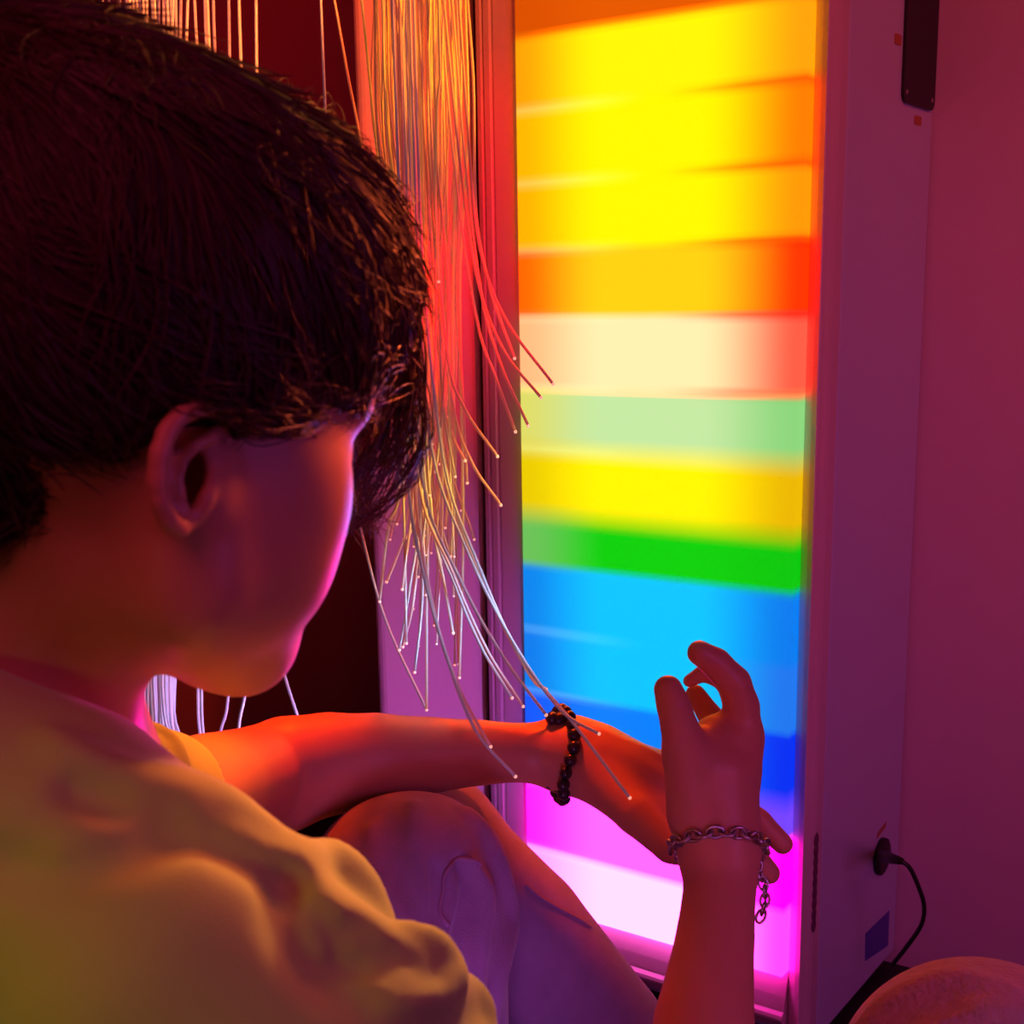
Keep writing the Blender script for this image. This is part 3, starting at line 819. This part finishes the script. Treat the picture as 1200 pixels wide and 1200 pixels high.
def locks():
    V, Fc = [], []
    Ps = []
    N = 7500
    base = HF.mesh(0)[0]
    sel = base[(base[:, 2] < 0.68)]
    st = sel[nr.randint(0, len(sel), N)]
    crown = cp(40, 180, .50)
    n = 14
    P = st.copy(); paths = [P.copy()]
    L = nr.uniform(0.03, 0.075, N)[:, None]; lift = (nr.uniform(0.0, 1.0, N)**3*0.008)[:, None]
    ph = nr.uniform(0, 6.28, (N, 3)); cl = np.sin(st @ np.array([[90., 40, 0], [0, 70, 60], [50, 0, 80]])+0)
    down = -UPc
    for i in range(1, n):
        G = HF.grad(P)
        away = P-crown; away /= np.linalg.norm(away, axis=1)[:, None]+1e-6
        D = away*1.0+down*0.55+rig*0.35+cl*0.6+np.sin(ph+i*0.35)*0.3
        D = D-G*np.sum(D*G, axis=1)[:, None]; D /= np.linalg.norm(D, axis=1)[:, None]+1e-6
        P = P+D*L/n
        s_ = HF.sample(P)[:, None]
        P = P-HF.grad(P)*(s_-(0.0012+lift*(i/n)**2*1.5))
        paths.append(P.copy())
    A = np.stack(paths, 1)
    # drop locks that would cross the ear and the cheek
    def bad(Q):
        px = CX+Q[..., 0]/Q[..., 2]*FPX; py = CY-Q[..., 1]/Q[..., 2]*FPX
        ear = ((px > 168) & (px < 262) & (py > 500) & (py < 640)); face = (py > 545+(px-180)*-0.12) & (px > 262) & (px < 400)
        return (ear | face).any(-1)
    A = A[~bad(A)]
    for q in A:
        r = 0.00055*np.sin(np.linspace(0.5, math.pi-0.05, n))**0.7*rnd.uniform(0.6, 1.3)
        Ps.append((q, r))
    # fringe falling past the forehead, loose curls at the top edge
    def lk(pts, j, r=0.0004, n_=16):
        p = spline([cp(a+rnd.gauss(0, j), b+rnd.gauss(0, j), d+rnd.gauss(0, 0.01)) for a, b, d in pts], n_)
        Ps.append((p, r*np.sin(np.linspace(0.6, math.pi-0.05, n_))**0.6))
    for k in range(120):
        x0 = rnd.uniform(-1, 1)
        lk([(430+25*x0, 220+rnd.uniform(-20, 60), .62), (466+14*x0, 330, .62), (474+18*x0, 430, .625), (462+22*x0, 510+rnd.uniform(-20, 20), .63), (425+30*x0, 560+rnd.uniform(-15, 30), .635)], 7, 0.00045)
    for k in range(42):
        x0 = rnd.uniform(-1, 1); t = rnd.uniform(0, 1)
        lk([(412+10*x0, 360, .63), (446+16*x0, 410, .65), (468+16*x0, 490, .67), (458+22*x0, 550+rnd.uniform(-15, 15), .675), (430+25*x0, 590+rnd.uniform(-10, 20), .68), (408+20*x0, 615+rnd.uniform(-12, 22), .685)], 8, 0.00042)
    for k in range(36):
        x0 = rnd.uniform(-1, 1)
        lk([(398+10*x0, 380, .63), (398+14*x0, 470, .655), (398+14*x0, 540, .67), (414+16*x0, 590, .675), (436+24*x0, 625+rnd.uniform(-10, 15), .68)], 9, 0.0004)
    for k in range(26):
        lk([(455, 330, .62), (488, 430+rnd.uniform(-30, 30), .63), (500+rnd.uniform(-6, 4), 505, .635), (478+rnd.uniform(-10, 10), 560, .64), (440+rnd.uniform(-10, 10), 600, .645), (405, 622+rnd.uniform(-8, 8), .65)], 3, 0.0003)
    for k in range(120):
        a = rnd.uniform(0, 1); ex = 240+a*235; ey = 345-248*math.sqrt(max(0.02, 1-((ex-195)/285)**2))
        lk([(ex-30, ey+25, .59), (ex-5, ey+rnd.uniform(-12, 5), .59), (ex+rnd.uniform(0, 28), ey+rnd.uniform(-30, 10), .59), (ex+rnd.uniform(10, 45), ey+rnd.uniform(-10, 40), .595)], 4, 0.00025)
    # temple locks swept forward over the brow
    for k in range(150):
        y0 = rnd.uniform(-1, 1)
        lk([(190+rnd.uniform(-20, 40), 440+25*y0, .468), (260, 458+24*y0, .475), (320, 470+26*y0, .495), (370, 485+26*y0+rnd.uniform(-8, 8), .53), (405+rnd.uniform(-25, 15), 500+26*y0, .57)], 7, 0.00045)
    for k in range(110):
        y0 = rnd.uniform(0, 1)
        lk([(255, 455+30*y0, .475), (300, 480+25*y0, .485), (350, 480+30*y0, .51), (395, 440+40*y0, .56)], 6, 0.00035)
    parts = [tube_vf(p, r, 3, False) for p, r in Ps]
    Vs = np.concatenate([np.array(v) for v, f in parts]); Fs = []; o = 0
    for v, f in parts:
        Fs.append(np.array(f)+o); o += len(v)
    return mesh_obj('hair_locks', Vs @ BASIS+C0, np.vstack(Fs), M['hair'], hair)


locks()

# ------------------------------------------------------------------ bracelets
bb = empty('bead_bracelet', tuple(at(660, 884, 1.10)))
tag(bb, 'dark bead bracelet on the wrist of the outstretched arm', 'bracelet')
cB = cp(659, 883, 1.10); axv = np.array([0.97, -0.05, 0.25]); axv /= np.linalg.norm(axv)
e1_ = np.cross(axv, [0, 0, 1.0]); e1_ /= np.linalg.norm(e1_); e2_ = np.cross(axv, e1_)


def ring(field, c, u, v, rad, off, n):
    P = np.array([on(field, c+(u*math.cos(t)+v*math.sin(t))*rad, off) for t in np.linspace(0, 2*math.pi, 121)])
    P[-1] = P[0]; L = np.concatenate([[0], np.cumsum(np.linalg.norm(np.diff(P, axis=0), axis=1))])
    q = np.linspace(0, L[-1], n+1)[:-1]
    return np.stack([np.interp(q, L, P[:, k]) for k in range(3)], 1), L[-1]/n


RB, pitch = ring(LF, cB, e1_, e2_, 0.0325, 0.0035, 22)
for c in RB:
    part('bead', *ball_vf(wo(c), pitch*rnd.uniform(0.47, 0.53), 12, 9), M['bead'], bb)
for dx, dy in ((-12, -41), (-4, -40), (-14, 34), (-6, 38)):
    part('bead', *ball_vf(at(659+dx, 883+dy, 1.085), 0.0056, 12, 9), M['bead'], bb)

cbr = empty('chain_bracelet', tuple(at(842, 985, .93)))
tag(cbr, 'silver chain bracelet with dangling end on the raised hand wrist', 'bracelet')


def link(c, t, n, a=0.0052, b=0.0034, r=0.0010):
    t = t/np.linalg.norm(t); n = n-t*(n @ t); n /= np.linalg.norm(n)
    P = [c+t*a*math.cos(u)+n*b*math.sin(u) for u in np.linspace(0, 2*math.pi, 17)]
    V, Fc = tube_vf([wo(p) for p in P], r, 6, False)
    part('link', V, Fc, M['steel'], cbr)


cc = cp(842, 990, .925); ax2 = np.array([0.06, 0.86, 0.50]); ax2 /= np.linalg.norm(ax2)
f1 = np.cross(ax2, [0, 0, 1.0]); f1 /= np.linalg.norm(f1); f2 = np.cross(ax2, f1)
RC, pitch = ring(RF, cc, f1, f2, 0.0275, 0.0018, 26)
for k, c in enumerate(RC):
    tan = RC[(k+1) % 26]-RC[k-1]; rad = c-cc
    link(c, tan, rad/np.linalg.norm(rad)+ax2 if k % 2 else ax2-rad/np.linalg.norm(rad)*0.6, pitch*0.72, 0.0042, 0.0013)
dg = spline([cp(884, 992, .915), cp(889, 1020, .915), cp(896, 1040, .915), cp(896, 1060, .915), cp(890, 1078, .915)], 9)
for k in range(8):
    t = dg[k+1]-dg[k]; link(dg[k]*0.5+dg[k+1]*0.5, t, np.array([1.0, 0, 0.4 if k % 2 else 2.0]), 0.0050, 0.0036)

# ------------------------------------------------------------------ fibre optic curtains
ZTOPS = 2.3


def strand(root, pts, r=0.0009, n=40, tip=True, m='strand'):
    P = spline([cp(*p) for p in pts], n) @ BASIS+C0
    # carry the strand straight up to the holder
    d = P[0]-P[3]; d /= np.linalg.norm(d)
    top = np.array([P[0][0]*0.75+root.location[0]*0.25, P[0][1]*0.75+root.location[1]*0.25, ZTOPS])
    up = spline([top, P[0]+np.array([0, 0, 0.35]), P[0]], 10)[:-1]
    P = np.vstack([up, P])
    V, Fc = tube_vf(P, r, 6)
    s = part('strand', V, Fc, M[m], root)
    if tip:
        V, Fc = ball_vf(P[-1], r*1.2, 8, 6); o = mesh_obj('tip', V-np.array(root.location), Fc, M['tip'], s)
    return s


fr = empty('fibre_optic_curtain', tuple([*at(495, 100, 1.15)[:2], ZTOPS]))
tag(fr, 'dense bundle of glowing fibre optic strands hanging beside the rainbow light box', 'fibre optic light')
V, Fc = tube_vf([np.array(fr.location)+np.array([0, 0, -0.02]), np.array(fr.location)+np.array([0, 0, 0.05])], 0.09, 28)
part('holder', V, Fc, M['black'], fr)
# strands that flare to the right at their ends
flare = [
    [(538, 0, 1.12), (548, 150, 1.10), (560, 280, 1.08), (590, 370, 1.07), (648, 450, 1.06)],
    [(520, 0, 1.12), (540, 200, 1.10), (560, 330, 1.09), (590, 410, 1.08), (634, 466, 1.07)],
    [(530, 0, 1.14), (546, 200, 1.12), (565, 350, 1.10), (588, 430, 1.09), (619, 499, 1.08)],
    [(515, 0, 1.14), (535, 220, 1.12), (560, 380, 1.10), (580, 440, 1.09), (604, 506, 1.08)],
    [(500, 0, 1.12), (510, 250, 1.10), (525, 420, 1.09), (545, 480, 1.08), (583, 535, 1.07)],
    [(490, 0, 1.12), (505, 280, 1.11), (530, 470, 1.10), (552, 540, 1.09), (587, 592, 1.08)],
    [(495, 0, 1.15), (500, 300, 1.13), (515, 450, 1.12), (530, 510, 1.11), (545, 540, 1.10)],
    [(548, 0, 1.15), (555, 100, 1.14), (558, 250, 1.13), (575, 340, 1.12), (603, 420, 1.11)],
    [(480, 0, 1.10), (490, 300, 1.07), (505, 520, 1.05), (545, 640, 1.04), (600, 750, 1.02), (655, 830, 1.0), (702, 860, .985)],
    [(485, 0, 1.10), (495, 300, 1.07), (520, 540, 1.05), (560, 660, 1.04), (610, 770, 1.02), (670, 845, 1.0), (738, 935, .985)],
    [(470, 0, 1.12), (480, 300, 1.08), (495, 560, 1.06), (540, 680, 1.05), (590, 770, 1.03), (640, 838, 1.01)],
    [(465, 0, 1.12), (475, 300, 1.09), (490, 560, 1.07), (530, 670, 1.06), (570, 760, 1.05), (613, 828, 1.04)],
    [(475, 0, 1.14), (485, 320, 1.11), (500, 580, 1.09), (535, 690, 1.08), (565, 760, 1.07), (600, 818, 1.06)],
    [(460, 0, 1.08), (470, 300, 1.05), (478, 560, 1.02), (498, 680, 1.0), (530, 790, .985), (560, 860, .98), (604, 910, .98)],
    [(468, 0, 1.08), (476, 320, 1.05), (485, 560, 1.02), (505, 700, 1.0), (535, 800, .985), (575, 875, .98)],
    [(490, 0, 1.13), (500, 330, 1.12), (525, 560, 1.11), (570, 690, 1.10), (620, 790, 1.09), (640, 808, 1.09)],
    [(478, 0, 1.13), (488, 330, 1.12), (505, 590, 1.10), (520, 680, 1.09), (531, 742, 1.08)],
    [(470, 0, 1.16), (478, 330, 1.14), (495, 560, 1.13), (480, 690, 1.12), (468, 762, 1.11)],
    [(462, 0, 1.16), (472, 330, 1.15), (490, 600, 1.13), (485, 700, 1.12), (472, 758, 1.12)],
    [(455, 0, 1.16), (468, 330, 1.15), (488, 580, 1.13), (470, 640, 1.12), (453, 682, 1.12)],
    [(450, 0, 1.16), (462, 330, 1.15), (468, 560, 1.13), (455, 620, 1.12), (445, 705, 1.12)],
    [(472, 0, 1.16), (482, 330, 1.15), (500, 600, 1.13), (500, 720, 1.13), (500, 832, 1.13)],
    [(466, 0, 1.16), (476, 330, 1.15), (492, 600, 1.13), (495, 700, 1.13), (486, 788, 1.12)],
    [(505, 0, 1.14), (508, 330, 1.13), (515, 520, 1.12), (530, 600, 1.12), (528, 652, 1.12)],
    [(376, 0, 1.2), (382, 150, 1.2), (392, 400, 1.2), (412, 560, 1.2), (430, 650, 1.19), (455, 735, 1.18), (500, 832, 1.15)],
    [(392, 0, 1.22), (408, 90, 1.22), (426, 190, 1.22), (440, 350, 1.2)],
    [(424, 0, 1.18), (436, 120, 1.18), (446, 220, 1.17), (460, 400, 1.16)],
    [(516, 90, 1.08), (516, 92, 1.08), (512, 130, 1.08), (510, 220, 1.08), (514, 330, 1.09)][1:],
]
for k, p in enumerate(flare):
    strand(fr, p, 0.0012, m='strand_rose' if k < 8 else rnd.choice(['strand_warm', 'strand_cool', 'strand_rose']) if k not in (8, 9, 24) else 'strand_cool')
for k in range(72):
    x = rnd.uniform(434, 550); x = 434+(x-434)*rnd.uniform(0.85, 1.0); d = rnd.uniform(1.10, 1.30)
    xm = 470+(x-434)*0.62+rnd.gauss(0, 6); ye = rnd.choice([rnd.uniform(430, 560), rnd.uniform(540, 700), rnd.uniform(600, 800)])
    xe = xm+rnd.gauss(6, 14)
    strand(fr, [(x, 0, d), (x+rnd.gauss(2, 3), 150, d), (xm, 330, d-0.02), (xm+rnd.gauss(4, 6), 330+(ye-330)*0.6, d-0.03), (xe, ye, d-0.04)], rnd.uniform(0.0008, 0.0012), 26, m=rnd.choice(['strand', 'strand', 'strand_rose', 'strand_warm', 'strand_rose']))

fl = empty('fibre_optic_curtain', tuple([*at(215, 100, 1.42)[:2], ZTOPS]))
tag(fl, 'sparser fibre optic strands hanging behind the head of the seated person', 'fibre optic light')
V, Fc = tube_vf([np.array(fl.location)+np.array([0, 0, -0.02]), np.array(fl.location)+np.array([0, 0, 0.05])], 0.09, 28)
part('holder', V, Fc, M['black'], fl)
tops = [(98, 160), (120, 163), (128, 168), (152, 173), (160, 182), (172, 186), (181, 190), (196, 194), (206, 198), (212, 201)]+[(75, 160), (103, 165), (115, 168), (140, 172), (148, 176), (156, 180), (163, 184), (168, 188), (178, 192), (186, 178), (192, 196), (200, 182), (203, 199), (220, 190), (228, 203), (240, 232), (243, 236), (250, 205), (268, 268), (280, 290)]
for k, (xt, xb) in enumerate(tops):
    d = 1.36+rnd.uniform(0, 0.12)
    if (xt, xb) == (268, 268): pts = [(xt, 0, d), (xt+2, 150, d), (xt+6, 600, d), (268, 808, d), (258, 860, d), (250, 930, d)]
    elif (xt, xb) == (280, 290): pts = [(xt, 0, d), (xt+4, 150, d), (xt+12, 600, d), (289, 790, d), (280, 850, d), (276, 930, d)]
    else: pts = [(xt, 0, d), (xt+rnd.gauss(3, 3), 160, d), ((xt+xb)/2, 500, d), (xb, 800, d), (xb+rnd.gauss(4, 3), 870, d), (xb+rnd.gauss(6, 5), 960, d)]
    strand(fl, pts, 0.0017, 24, m='strand_lilac')
strand(fl, [(300, 0, 1.36), (303, 300, 1.36), (310, 600, 1.36), (322, 736, 1.36), (333, 790, 1.36), (352, 850, 1.36)], 0.0017, 24, m='strand_lilac')

# ------------------------------------------------------------------ draped fabric in the near corner
def drape():
    F = Field((0.15, -0.95, 0.45), (0.62, -0.16, 1.15), 0.004)
    F.chain([(cp(1152, 1302, .80), 0.077), (cp(1300, 1420, .78), 0.10), (cp(1350, 1800, .85), 0.13)], 0.04)
    F.chain([(cp(1152, 1302, .80), 0.077), (cp(1130, 1500, .88), 0.12), (cp(1120, 1800, .93), 0.14)], 0.05)
    F.fold([(1000, 1225, 10), (1040, 1182, 16), (1090, 1158, 16), (1130, 1152, 16), (1180, 1168, 12)], 0.5, 0.95, 0.012, False, 0.2)
    F.fold([(1030, 1250, 8), (1075, 1212, 14), (1130, 1192, 16), (1200, 1196, 12)], 0.5, 0.95, 0.012, False, 0.25)
    F.fold([(1020, 1235, 7), (1065, 1194, 10), (1120, 1174, 8)], 0.5, 0.95, 0.010, True)
    F.fold([(1080, 1240, 8), (1140, 1214, 11), (1210, 1216, 12)], 0.5, 0.95, 0.012, True)
    return F


dr = field_obj('fabric_mound', [drape()], M['fleece'])  # fabric-covered mound, shaped like a bent knee
tag(dr, 'soft pinkish brushed fabric draped in folds in the lower right corner', 'fabric_mound')
for v in ():
    pass

# seat cushion under the person
sc_ = wo(np.array((-0.23, -0.60, 0.66)))
V, Fc = ball_vf((sc_[0], sc_[1], 0.085), (0.30, 0.28, 0.085), 32, 16)
cu = mesh_obj('floor_cushion', V, Fc, M['cushion']); tag(cu, 'dark round floor cushion under the seated person', 'cushion')
